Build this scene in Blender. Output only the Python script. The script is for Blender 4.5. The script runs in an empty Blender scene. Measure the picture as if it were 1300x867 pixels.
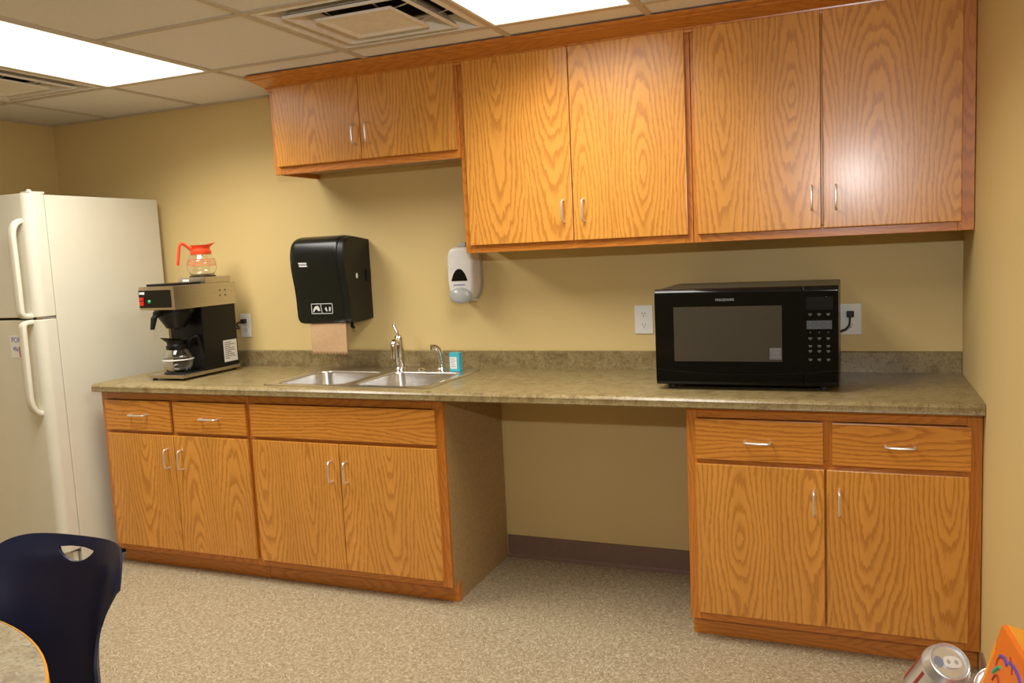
import bpy, bmesh, math, random
from mathutils import Vector, Matrix, noise as mnoise
random.seed(7)
PI = math.pi
S = bpy.context.scene
COL = S.collection

# ------------------------------------------------------------------ materials
MATS = {}
def new_mat(name):
    m = bpy.data.materials.new(name); m.use_nodes = True
    nt = m.node_tree; b = nt.nodes['Principled BSDF']
    MATS[name] = m
    return m, nt, b
def nd(nt, t, **kw):
    n = nt.nodes.new(t)
    for k, v in kw.items():
        if k in n.inputs: n.inputs[k].default_value = v
        else: setattr(n, k, v)
    return n
def math_n(nt, op, a, b=None, c=None):
    n = nt.nodes.new('ShaderNodeMath'); n.operation = op
    for i, v in enumerate((a, b, c)):
        if v is None: continue
        if isinstance(v, (int, float)): n.inputs[i].default_value = v
        else: nt.links.new(v, n.inputs[i])
    return n.outputs[0]
def ramp(nt, fac, stops, interp='LINEAR'):
    n = nt.nodes.new('ShaderNodeValToRGB'); n.color_ramp.interpolation = interp
    e = n.color_ramp.elements
    while len(e) > 1: e.remove(e[0])
    for i, (p, c) in enumerate(stops):
        x = e[0] if i == 0 else e.new(p)
        x.position = p; x.color = (*c, 1)
    nt.links.new(fac, n.inputs[0])
    return n.outputs[0]
def mix_c(nt, f, a, b, mode='MIX'):
    n = nt.nodes.new('ShaderNodeMix'); n.data_type = 'RGBA'; n.blend_type = mode
    for i, v in ((0, f), (6, a), (7, b)):
        if isinstance(v, (int, float)): n.inputs[i].default_value = v
        elif isinstance(v, tuple): n.inputs[i].default_value = (*v, 1)
        else: nt.links.new(v, n.inputs[i])
    return n.outputs[2]
def objco(nt): return nt.nodes.new('ShaderNodeTexCoord').outputs['Object']
def noise(nt, vec, scale, detail=4, rough=.5, dist=0):
    n = nd(nt, 'ShaderNodeTexNoise'); n.inputs['Scale'].default_value = scale
    n.inputs['Detail'].default_value = detail; n.inputs['Roughness'].default_value = rough
    n.inputs['Distortion'].default_value = dist
    if vec: nt.links.new(vec, n.inputs['Vector'])
    return n.outputs['Fac']
def vmul(nt, vec, s):
    n = nt.nodes.new('ShaderNodeVectorMath'); n.operation = 'MULTIPLY'
    nt.links.new(vec, n.inputs[0]); n.inputs[1].default_value = s
    return n.outputs[0]
def bump(nt, b, h, strength, dist=.001):
    n = nt.nodes.new('ShaderNodeBump'); n.inputs['Strength'].default_value = strength
    n.inputs['Distance'].default_value = dist
    nt.links.new(h, n.inputs['Height']); nt.links.new(n.outputs[0], b.inputs['Normal'])

def plain(name, col, rough=.5, metal=0, var=.06, scale=30, spec=.5, bumpy=0, coat=0):
    """solid colour with a faint procedural mottling"""
    m, nt, b = new_mat(name)
    f = noise(nt, objco(nt), scale, 3)
    lo = tuple(c*(1-var) for c in col); hi = tuple(min(1, c*(1+var)) for c in col)
    nt.links.new(ramp(nt, f, [(.3, lo), (.7, hi)]), b.inputs['Base Color'])
    b.inputs['Roughness'].default_value = rough; b.inputs['Metallic'].default_value = metal
    b.inputs['Specular IOR Level'].default_value = spec
    if coat: b.inputs['Coat Weight'].default_value = coat; b.inputs['Coat Roughness'].default_value = .15
    if bumpy: bump(nt, b, noise(nt, objco(nt), scale*8, 3), bumpy)
    return m

def oak(name, light, dark, leaf=.24, spacing=.0150, strength=.80, rough=.3, slope=.15):
    m, nt, b = new_mat(name)
    uvn = nt.nodes.new('ShaderNodeUVMap'); uvn.uv_map = 'grain'
    uv = uvn.outputs[0]
    sep = nt.nodes.new('ShaderNodeSeparateXYZ'); nt.links.new(uv, sep.inputs[0])
    u, v = sep.outputs[0], sep.outputs[1]
    # slow warp of the board
    w1 = noise(nt, vmul(nt, uv, (5, 1.6, 1)), 1, 2)
    uw = math_n(nt, 'ADD', u, math_n(nt, 'MULTIPLY', math_n(nt, 'SUBTRACT', w1, .5), .05))
    q = math_n(nt, 'DIVIDE', uw, leaf)
    idx = math_n(nt, 'FLOOR', q)
    t = math_n(nt, 'MULTIPLY', math_n(nt, 'SUBTRACT', math_n(nt, 'FRACT', q), .5), leaf)
    sgn = math_n(nt, 'SUBTRACT', math_n(nt, 'MULTIPLY', math_n(nt, 'MODULO', math_n(nt, 'ABSOLUTE', idx), 2), 2), 1)
    # depth of the cut below the pith varies along the board: cathedral figure
    comb = nt.nodes.new('ShaderNodeCombineXYZ')
    nt.links.new(math_n(nt, 'MULTIPLY', idx, 3.7), comb.inputs[0]); nt.links.new(math_n(nt, 'MULTIPLY', v, 1.3), comb.inputs[1])
    nt.links.new(math_n(nt, 'MULTIPLY', math_n(nt, 'FLOOR', math_n(nt, 'DIVIDE', u, 50)), 1.0), comb.inputs[2])
    wd = noise(nt, comb.outputs[0], 1, 2)
    d = math_n(nt, 'ADD', math_n(nt, 'MULTIPLY', math_n(nt, 'MULTIPLY', v, slope), sgn), math_n(nt, 'MULTIPLY', math_n(nt, 'SUBTRACT', wd, .5), .11))
    d = math_n(nt, 'ADD', math_n(nt, 'ABSOLUTE', d), .006)
    rho = math_n(nt, 'SQRT', math_n(nt, 'ADD', math_n(nt, 'MULTIPLY', t, t), math_n(nt, 'MULTIPLY', d, d)))
    # serrated fine wobble of every ring
    w2 = noise(nt, vmul(nt, uv, (34, 6, 1)), 1, 3, .6)
    w3 = noise(nt, vmul(nt, uv, (330, 24, 1)), 1, 2, .6)
    rho = math_n(nt, 'ADD', rho, math_n(nt, 'MULTIPLY', math_n(nt, 'SUBTRACT', w2, .5), .022))
    rho = math_n(nt, 'ADD', rho, math_n(nt, 'MULTIPLY', math_n(nt, 'SUBTRACT', w3, .5), .0085))
    fr = math_n(nt, 'FRACT', math_n(nt, 'DIVIDE', rho, spacing))
    ring = ramp(nt, fr, [(0, (1, 1, 1)), (.20, (.92, .92, .92)), (.34, (.30, .30, .30)), (.55, (.06, .06, .06)), (.90, (0, 0, 0)), (.97, (.8, .8, .8)), (1, (1, 1, 1))])
    pores = noise(nt, vmul(nt, uv, (600, 16, 1)), 1, 3, .65)
    pore = ramp(nt, pores, [(.5, (0, 0, 0)), (.68, (1, 1, 1))])
    f = math_n(nt, 'MULTIPLY', ring, .72*strength)
    f = math_n(nt, 'ADD', f, math_n(nt, 'MULTIPLY', pore, .22*strength))
    tone = noise(nt, vmul(nt, uv, (7, .9, 1)), 1, 2)
    base = mix_c(nt, ramp(nt, tone, [(.3, (0, 0, 0)), (.7, (1, 1, 1))]), tuple(c*.9 for c in light), tuple(min(1, c*1.08) for c in light))
    colr = mix_c(nt, f, base, dark)
    nt.links.new(colr, b.inputs['Base Color'])
    b.inputs['Roughness'].default_value = rough
    b.inputs['Specular IOR Level'].default_value = .45
    b.inputs['Coat Weight'].default_value = .35; b.inputs['Coat Roughness'].default_value = .2
    bump(nt, b, math_n(nt, 'MULTIPLY', f, -1), .18, .0006)
    return m

OAK_DOOR = oak('oak_veneer', (.70, .310, .054), (.38, .125, .013))
OAK_FRAME = oak('oak_frame', (.60, .210, .026), (.34, .095, .009), leaf=.12, spacing=.012, strength=.65, rough=.33)
OAK_DRAWER = oak('oak_drawer_front', (.66, .268, .040), (.38, .12, .012), leaf=.26, spacing=.0155, strength=.95, slope=.12)

def wall_paint(name, col):
    m, nt, b = new_mat(name)
    f = noise(nt, objco(nt), 1.2, 3)
    nt.links.new(ramp(nt, f, [(.3, tuple(c*.97 for c in col)), (.7, tuple(c*1.03 for c in col))]), b.inputs['Base Color'])
    b.inputs['Roughness'].default_value = .55; b.inputs['Specular IOR Level'].default_value = .35
    bump(nt, b, noise(nt, objco(nt), 260, 3), .06, .0006)
    return m
WALL = wall_paint('tan_paint', (.69, .52, .225))

def floor_mat():
    m, nt, b = new_mat('flecked_vinyl')
    co = objco(nt)
    # short strokes that turn with the place, like pressed chips
    flow = noise(nt, co, 2.6, 2)
    rot = nt.nodes.new('ShaderNodeVectorRotate'); rot.rotation_type = 'Z_AXIS'
    nt.links.new(co, rot.inputs['Vector']); rot.inputs['Center'].default_value = (0, 0, 0)
    st = nt.nodes.new('ShaderNodeTexVoronoi'); st.inputs['Scale'].default_value = 30
    nt.links.new(co, st.inputs['Vector'])
    sp = nt.nodes.new('ShaderNodeSeparateColor'); nt.links.new(st.outputs['Color'], sp.inputs[0])
    nt.links.new(math_n(nt, 'MULTIPLY', sp.outputs[0], 3.1416), rot.inputs['Angle'])
    f1 = noise(nt, vmul(nt, rot.outputs[0], (48, 190, 1)), 1, 3, .55)
    f2 = noise(nt, co, 85, 4, .65, 1.0)
    f3 = noise(nt, co, 9, 3)
    c1 = ramp(nt, f1, [(.36, (.145, .104, .048)), (.46, (.305, .240, .134)), (.54, (.385, .312, .188)), (.63, (.70, .62, .46))])
    c2 = ramp(nt, f2, [(.36, (.19, .132, .072)), (.5, (.36, .280, .175)), (.64, (.60, .52, .38))])
    c = mix_c(nt, .40, c1, c2)
    c = mix_c(nt, math_n(nt, 'MULTIPLY', f3, .2), c, (.34, .258, .156))
    nt.links.new(c, b.inputs['Base Color'])
    b.inputs['Roughness'].default_value = .5; b.inputs['Specular IOR Level'].default_value = .35
    return m
FLOOR = floor_mat()

def laminate(name, k=1.0):
    m, nt, b = new_mat(name)
    co = objco(nt)
    f1 = noise(nt, co, 22, 5, .6, .6); f2 = noise(nt, co, 120, 4, .7); f3 = noise(nt, co, 55, 4, .6, 1.2)
    r_, g_, b_ = k if isinstance(k, tuple) else (k, k, k)
    C = lambda x, y, z: (x*r_, y*g_, z*b_)
    c = ramp(nt, f1, [(.30, C(.24, .165, .070)), (.48, C(.36, .275, .120)), (.62, C(.42, .345, .170)), (.75, C(.33, .20, .085))])
    c = mix_c(nt, ramp(nt, f2, [(.50, (0, 0, 0)), (.66, (.75, .75, .75))]), c, C(.13, .10, .055))
    c = mix_c(nt, ramp(nt, f3, [(.58, (0, 0, 0)), (.70, (.6, .6, .6))]), c, C(.56, .49, .30))
    nt.links.new(c, b.inputs['Base Color'])
    b.inputs['Roughness'].default_value = .3; b.inputs['Specular IOR Level'].default_value = .5
    return m
LAM = laminate('speckled_laminate', (.73, .695, .66))
LAM_TABLE = laminate('table_laminate', (1.15, 1.2, 1.5))

def ceiling_tile():
    m, nt, b = new_mat('acoustic_tile')
    co = objco(nt)
    f = noise(nt, co, 240, 4, .7); g = noise(nt, co, 40, 3)
    c = ramp(nt, f, [(.30, (.56, .52, .45)), (.42, (.80, .76, .69)), (.7, (.86, .83, .77))])
    nt.links.new(mix_c(nt, .15, c, ramp(nt, g, [(.3, (.74, .70, .62)), (.7, (.86, .82, .75))])), b.inputs['Base Color'])
    b.inputs['Roughness'].default_value = .9; b.inputs['Specular IOR Level'].default_value = .1
    bump(nt, b, f, .5, .0015)
    return m
TILE = ceiling_tile()
GRID = plain('ceiling_grid_enamel', (.56, .48, .37), .5)
VENT = plain('vent_enamel', (.80, .75, .66), .45)
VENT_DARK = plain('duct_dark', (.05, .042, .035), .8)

def emitter(name, col, strength):
    m, nt, b = new_mat(name)
    f = noise(nt, objco(nt), 60, 2)
    nt.links.new(ramp(nt, f, [(.3, tuple(c*.98 for c in col)), (.7, col)]), b.inputs['Emission Color'])
    b.inputs['Emission Strength'].default_value = strength
    b.inputs['Base Color'].default_value = (.9, .9, .88, 1)
    return m
LAMP = emitter('lit_diffuser', (1.0, .97, .90), 2.4)

FRIDGE = plain('fridge_enamel', (.67, .635, .51), .32, var=.015, scale=12, bumpy=.05)
FRIDGE_D = plain('fridge_gasket', (.16, .145, .12), .7)
CHROME = plain('chrome', (.78, .77, .74), .12, 1.0, var=.02)
NICKEL = plain('brushed_nickel', (.80, .78, .74), .32, .8, var=.04, scale=120)
def steel(name, col, rough, axis=(4, 160, 160)):
    m, nt, b = new_mat(name)
    f = noise(nt, vmul(nt, objco(nt), axis), 1, 3)
    nt.links.new(ramp(nt, f, [(.3, tuple(c*.9 for c in col)), (.7, col)]), b.inputs['Base Color'])
    b.inputs['Metallic'].default_value = 1; b.inputs['Roughness'].default_value = rough
    return m
STEEL = steel('brushed_steel', (.80, .77, .72), .26)
STEEL_W = steel('coffee_steel', (.62, .57, .50), .30, (160, 6, 160))
BLACK_GLOSS = plain('black_gloss', (.004, .004, .0035), .10, var=.1, spec=.28)
BLACK_SATIN = plain('black_satin', (.006, .006, .0055), .38, var=.1, spec=.28)
BLACK_PANEL = plain('black_panel', (.007, .007, .006), .2, var=.1, spec=.3)
SMOKE = plain('smoked_plastic', (.008, .010, .008), .27, var=.1, spec=.35)
SMOKE_SIDE = plain('smoked_plastic_side', (.009, .010, .008), .38, var=.1, spec=.3)
RUBBER = plain('black_rubber', (.015, .014, .013), .6)
WHITE_PL = plain('white_plastic', (.80, .79, .74), .35, var=.02)
SOAP_GREY = plain('pale_grey_plastic', (.76, .745, .71), .28, var=.03)
SOAP_SIDE = plain('grey_plastic', (.46, .44, .40), .4, var=.03)
SOAP_PUSH = plain('translucent_grey_push', (.43, .45, .44), .2, var=.05)
ORANGE_PL = plain('orange_plastic', (.93, .075, .02), .3, var=.03)
RED_SW = plain('red_switch', (.55, .02, .015), .3)
GREEN_SW = plain('green_lamp', (.06, .42, .22), .3)
LABEL_W = plain('white_label', (.78, .77, .72), .6, var=.03)
LABEL_T = plain('label_ink', (.16, .14, .14), .7)
PRINT_GREY = plain('grey_print', (.26, .26, .25), .5)
PRINT_LIGHT = plain('pale_print', (.62, .62, .58), .5)
PRINT_KEY = plain('dim_key_print', (.13, .13, .125), .5)
STICKER = plain('dim_sticker', (.12, .12, .125), .4)
KEY_BLOCK = plain('keypad_block_print', (.05, .055, .062), .4)
PRINT_BLUE = plain('blue_print', (.10, .13, .40), .5)
BLUE_BOX = plain('turquoise_card', (.06, .42, .52), .4, var=.04)
KRAFT = plain('kraft_paper', (.52, .33, .175), .85, var=.06, scale=90, bumpy=.2)
NAVY = plain('navy_plastic', (.007, .011, .042), .42, var=.08, scale=200, bumpy=.12)
COVE = plain('brown_cove_rubber', (.21, .125, .09), .5, var=.05)
PBOARD = plain('raw_panel', (.42, .28, .125), .6, var=.12, scale=70)
EDGE_Y = plain('yellow_edge_band', (.80, .36, .035), .4, var=.05)
CARTON_O = plain('orange_card', (.86, .19, .012), .4, var=.05, scale=20)
CARTON_Y = plain('amber_card', (.90, .36, .02), .4, var=.05, scale=20)
CAN_AL = plain('aluminium', (.80, .81, .82), .30, .85, var=.03)
CAN_TAB = plain('can_tab', (.86, .86, .86), .4, .5, var=.03)
CAN_RED = plain('red_can_ink', (.42, .02, .03), .3, .4)
CAN_HOLE = plain('tab_opening', (.45, .43, .39), .4, .4)
CAN_DK = plain('can_mouth', (.30, .33, .44), .3, .5)
GREEN_P = plain('green_print', (.03, .42, .22), .5)
PURPLE_P = plain('violet_print', (.12, .07, .38), .5)
DKRED_P = plain('maroon_print', (.33, .03, .02), .5)
BIN = plain('grey_bin_plastic', (.16, .155, .15), .5)
LINER = plain('clear_liner', (.55, .55, .54), .3, var=.08)
MW_TOP = plain('microwave_casing', (.030, .026, .020), .34, var=.05)
def window_dark():
    m, nt, b = new_mat('microwave_window')
    v = nt.nodes.new('ShaderNodeTexVoronoi'); v.inputs['Scale'].default_value = 500
    nt.links.new(objco(nt), v.inputs['Vector'])
    nt.links.new(ramp(nt, v.outputs['Distance'], [(.2, (.040, .034, .024)), (.6, (.052, .046, .034))]), b.inputs['Base Color'])
    b.inputs['Roughness'].default_value = .10; b.inputs['Specular IOR Level'].default_value = .9
    return m
MW_WIN = window_dark()
def glass(name, tint=(1, 1, 1)):
    m, nt, b = new_mat(name)
    f = noise(nt, objco(nt), 20, 2)
    nt.links.new(ramp(nt, f, [(.3, tuple(c*.98 for c in tint)), (.7, tint)]), b.inputs['Base Color'])
    b.inputs['Transmission Weight'].default_value = 1; b.inputs['Roughness'].default_value = .02; b.inputs['IOR'].default_value = 1.45
    return m
GLASS = glass('clear_glass')

# ------------------------------------------------------------------ mesh helpers
class MB:
    def __init__(s): s.bm = bmesh.new()
    def box(s, x0, x1, y0, y1, z0, z1, bev=0, seg=2):
        t = bmesh.new(); bmesh.ops.create_cube(t, size=1)
        for v in t.verts:
            v.co = ((x0+x1)/2+v.co.x*(x1-x0), (y0+y1)/2+v.co.y*(y1-y0), (z0+z1)/2+v.co.z*(z1-z0))
        if bev: bmesh.ops.bevel(t, geom=t.edges[:], offset=bev, segments=seg, profile=.5, affect='EDGES')
        s.add(t); return s
    def add(s, t, M=None):
        if M is not None: bmesh.ops.transform(t, matrix=M, verts=t.verts)
        me = bpy.data.meshes.new('tmp'); t.to_mesh(me); t.free(); s.bm.from_mesh(me); bpy.data.meshes.remove(me)
        return s
    def tube(s, pts, r, n=10, sm=6, closed=False):
        P = catmull(pts, sm) if sm > 1 else [Vector(p) for p in pts]
        R = r if callable(r) else (lambda t: r)
        rings = []; up = None
        for i, p in enumerate(P):
            a = P[max(0, i-1)]; b = P[min(len(P)-1, i+1)]; d = (b-a).normalized()
            if up is None:
                up = Vector((0, 0, 1)) if abs(d.z) < .9 else Vector((1, 0, 0))
            x = d.cross(up).normalized(); up = x.cross(d).normalized()
            rr = R(i/(len(P)-1))
            rings.append([s.bm.verts.new(p+(x*math.cos(2*PI*k/n)+up*math.sin(2*PI*k/n))*rr) for k in range(n)])
        for a, b in zip(rings, rings[1:]):
            for k in range(n): s.bm.faces.new((a[k], a[(k+1) % n], b[(k+1) % n], b[k]))
        s.bm.faces.new(rings[0][::-1]); s.bm.faces.new(rings[-1]); return s
    def lathe(s, prof, c=(0, 0, 0), n=32, M=None, caps=True):
        t = bmesh.new(); rings = []
        for r, z in prof:
            if r < 1e-5: rings.append([t.verts.new((0, 0, z))])
            else: rings.append([t.verts.new((r*math.cos(2*PI*k/n), r*math.sin(2*PI*k/n), z)) for k in range(n)])
        for a, b in zip(rings, rings[1:]):
            for k in range(n):
                if len(a) == 1 and len(b) == 1: continue
                if len(a) == 1: t.faces.new((a[0], b[(k+1) % n], b[k]))
                elif len(b) == 1: t.faces.new((a[k], a[(k+1) % n], b[0]))
                else: t.faces.new((a[k], a[(k+1) % n], b[(k+1) % n], b[k]))
        if caps:
            if len(rings[0]) > 1: t.faces.new(rings[0][::-1])
            if len(rings[-1]) > 1: t.faces.new(rings[-1])
        if M is None: M = Matrix.Translation(c)
        return s.add(t, M)
    def prism(s, poly, axis, a, b, bev=0, seg=2):
        """closed 2D polygon swept along an axis; poly in the other two axes (in x,y,z order)"""
        t = bmesh.new()
        def P(q, w):
            if axis == 'x': return (w, q[0], q[1])
            if axis == 'y': return (q[0], w, q[1])
            return (q[0], q[1], w)
        A = [t.verts.new(P(q, a)) for q in poly]; B = [t.verts.new(P(q, b)) for q in poly]
        n = len(poly); t.faces.new(A); t.faces.new(B[::-1])
        for k in range(n): t.faces.new((A[k], B[k], B[(k+1) % n], A[(k+1) % n]))
        bmesh.ops.recalc_face_normals(t, faces=t.faces)
        if bev:
            ed = [e for e in t.edges if abs(e.verts[0].co['xyz'.index(axis)]-e.verts[1].co['xyz'.index(axis)]) < 1e-7]
            bmesh.ops.bevel(t, geom=ed, offset=bev, segments=seg, profile=.5, affect='EDGES')
        return s.add(t)
    def loft(s, loops, cap=True):
        rings = [[s.bm.verts.new(p) for p in L] for L in loops]
        n = len(rings[0])
        for a, b in zip(rings, rings[1:]):
            for k in range(n): s.bm.faces.new((a[k], a[(k+1) % n], b[(k+1) % n], b[k]))
        if cap: s.bm.faces.new(rings[0][::-1]); s.bm.faces.new(rings[-1])
        return s
    def build(s, name, mat, parent=None, smooth=True, angle=35, origin=None, grain=None):
        bm = s.bm
        bmesh.ops.recalc_face_normals(bm, faces=bm.faces)
        me = bpy.data.meshes.new(name)
        if grain: set_grain(bm, grain)
        if origin is not None:
            bmesh.ops.translate(bm, vec=-Vector(origin), verts=bm.verts)
        bm.to_mesh(me); bm.free()
        me.materials.append(mat)
        if smooth: me.shade_smooth(); me.set_sharp_from_angle(angle=math.radians(angle))
        o = bpy.data.objects.new(name, me); COL.objects.link(o)
        if smooth:
            wn = o.modifiers.new('face_weight', 'WEIGHTED_NORMAL'); wn.keep_sharp = True
        if origin is not None: o.location = origin
        if parent is not None:
            o.parent = parent
            o.matrix_parent_inverse = world(parent).inverted()
        return o
def world(o):
    M = o.matrix_basis.copy()
    if o.parent: M = world(o.parent) @ o.matrix_parent_inverse @ M
    return M
def catmull(pts, sm):
    P = [Vector(p) for p in pts]; out = []
    for i in range(len(P)-1):
        p0 = P[max(i-1, 0)]; p1 = P[i]; p2 = P[i+1]; p3 = P[min(i+2, len(P)-1)]
        for k in range(sm):
            t = k/sm
            out.append(.5*((2*p1)+(-p0+p2)*t+(2*p0-5*p1+4*p2-p3)*t*t+(-p0+3*p1-3*p2+p3)*t**3))
    out.append(P[-1]); return out
def set_grain(bm, axis):
    """UV layer in metres: v runs along the grain, u across it"""
    L = bm.loops.layers.uv.new('grain')
    ou, ov = random.uniform(0, 7), random.uniform(-.35, .35)
    ai = 'xyz'.index(axis)
    mid = (min(v.co[ai] for v in bm.verts)+max(v.co[ai] for v in bm.verts))/2
    for f in bm.faces:
        n = [abs(c) for c in f.normal]
        oth = [i for i in range(3) if i != ai]
        ac = oth[0] if n[oth[0]] < n[oth[1]] else oth[1]
        for l in f.loops:
            c = l.vert.co
            l[L].uv = (c[ac]+ou+.3*(ac == 1), c[ai]-mid+ov)
def tag(o, label=None, cat=None, group=None, kind=None):
    if label: o['label'] = label
    if cat: o['category'] = cat
    if group: o['group'] = group
    if kind: o['kind'] = kind
    return o
def thing(name, loc, label, cat, group=None, rot=None):
    o = bpy.data.objects.new(name, None); COL.objects.link(o); o.location = loc
    o.empty_display_size = .1
    if rot: o.rotation_euler = rot
    return tag(o, label, cat, group)
def struct(mb, name, mat, **kw):
    return tag(mb.build(name, mat, **kw), kind='structure')
def text_mesh(name, body, size, mat, parent, M, depth=.0006, ext=1.0):
    c = bpy.data.curves.new(name, 'FONT'); c.body = body; c.size = size; c.extrude = depth
    c.align_x = 'CENTER'; c.align_y = 'CENTER'
    t = bpy.data.objects.new('tmp_text', c); COL.objects.link(t)
    dg = bpy.context.evaluated_depsgraph_get(); dg.update()
    me = bpy.data.meshes.new_from_object(t.evaluated_get(dg)); bpy.data.objects.remove(t); bpy.data.curves.remove(c)
    me.name = name; me.transform(M @ Matrix.Diagonal((ext, 1, 1, 1)))
    me.materials.clear(); me.materials.append(mat)
    o = bpy.data.objects.new(name, me); COL.objects.link(o)
    if parent is not None: o.parent = parent; o.matrix_parent_inverse = world(parent).inverted()
    return o
FACE_FRONT = Matrix.Rotation(PI/2, 4, 'X')       # text readable from -y
def at_front(x, y, z): return Matrix.Translation((x, y, z)) @ FACE_FRONT
def cut(o, cutter_mb):
    """boolean difference, applied"""
    c = cutter_mb.build('tmp_cutter', MATS['black_satin'], smooth=False)
    m = o.modifiers.new('cut', 'BOOLEAN'); m.operation = 'DIFFERENCE'; m.object = c; m.solver = 'EXACT'
    dg = bpy.context.evaluated_depsgraph_get(); dg.update()
    me = bpy.data.meshes.new_from_object(o.evaluated_get(dg))
    o.modifiers.clear(); old = o.data; name = old.name; o.data = me; bpy.data.meshes.remove(old); me.name = name
    bpy.data.objects.remove(c)
    me.set_sharp_from_angle(angle=math.radians(35))

# ------------------------------------------------------------------ room
XL, YR, ZC = -4.655, -6.3, 2.29
struct(MB().box(XL-.1, .1, YR-.1, .1, -.08, 0), 'floor', FLOOR, smooth=False)
struct(MB().box(XL-.1, .1, 0, .1, 0, ZC+.3), 'wall_back', WALL, smooth=False)
struct(MB().box(0, .1, YR, 0, 0, ZC+.3), 'wall_right', WALL, smooth=False)
struct(MB().box(XL-.1, XL, YR, 0, 0, ZC+.3), 'wall_left', WALL, smooth=False)
struct(MB().box(XL-.1, .1, YR-.1, YR, 0, ZC+.3), 'wall_rear', WALL, smooth=False)

# ceiling: dropped acoustic tiles in a metal grid
GX = [XL, -4.20, -3.56, -2.952, -2.285, -1.63, -1.075, -.46, 0.0]
GY = [0.0, -.60, -1.21, -1.82, -2.43, -3.04, -3.65, -4.26, -4.87, -5.48, -6.09, YR]
LIGHTS = [(2, 1, 3), (5, 1, 3), (2, 7, 9)]           # column, first row, end row; last is an added, unseen fill panel
VENTS = [(4, 1), (1, 1)]
light_cells = {(c, r) for c, a, b in LIGHTS for r in range(a, b)}
tl = MB()
for i in range(len(GX)-1):
    for j in range(len(GY)-1):
        if (i, j) in light_cells or (i, j) in VENTS: continue
        tl.box(GX[i]+.003, GX[i+1]-.003, GY[j+1]+.003, GY[j]-.003, ZC+.006, ZC+.022, .003, 1)
struct(tl, 'ceiling', TILE, smooth=False)
gr = MB()
for i, x in enumerate(GX[1:-1], 1):
    for j in range(len(GY)-1):
        gr.box(x-.012, x+.012, GY[j+1], GY[j], ZC, ZC+.006)
for j, y in enumerate(GY[1:-1], 1):
    for i in range(len(GX)-1):
        if (i, j) in light_cells and (i, j-1) in light_cells: continue
        gr.box(GX[i]+.012, GX[i+1]-.012, y-.012, y+.012, ZC, ZC+.006)
gr.box(XL, 0, -.02, 0, ZC-.001, ZC+.005).box(XL, XL+.02, YR, -.02, ZC-.001, ZC+.005).box(-.02, 0, YR, -.02, ZC-.001, ZC+.005)
struct(gr, 'trim_1', GRID, smooth=False)
struct(MB().box(XL-.1, .1, YR-.1, .1, ZC+.28, ZC+.32), 'trim_2', VENT_DARK, smooth=False)

# lit troffers
LT = ['lit fluorescent ceiling panel above the refrigerator, left of the square vent',
      'lit fluorescent ceiling panel in front of the tall middle oak wall cabinet',
      'added fill light panel in the ceiling, unseen behind the camera']
for (c, a, b), lab in zip(LIGHTS, LT):
    x0, x1, y1, y0 = GX[c]+.012, GX[c+1]-.012, GY[a]-.012, GY[b]+.012
    t = thing('ceiling_light', ((x0+x1)/2, (y0+y1)/2, ZC), lab, 'ceiling light', 'fluorescent ceiling panels')
    f = MB()
    w = .012
    f.box(x0, x0+w, y0, y1, ZC+.0, ZC+.1).box(x1-w, x1, y0, y1, ZC+.0, ZC+.1)
    f.box(x0+w, x1-w, y0, y0+w, ZC, ZC+.1).box(x0+w, x1-w, y1-w, y1, ZC, ZC+.1).box(x0+w, x1-w, y0+w, y1-w, ZC+.09, ZC+.1)
    f.build('housing', VENT, t, smooth=False)
    MB().box(x0+w, x1-w, y0+w, y1-w, ZC+.003, ZC+.010).build('diffuser', LAMP, t, smooth=False)
    la = bpy.data.lights.new('tube_light', 'AREA'); la.shape = 'RECTANGLE'; la.size = x1-x0-.03; la.size_y = y1-y0-.03
    la.energy = (26 if c == 2 else 20.5) if a < 5 else 4; la.color = (1.0, .97, .90); la.spread = math.radians(148)
    lo = bpy.data.objects.new('tube_light', la); COL.objects.link(lo); lo.parent = t; lo.location = (0, 0, .0025)

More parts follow.
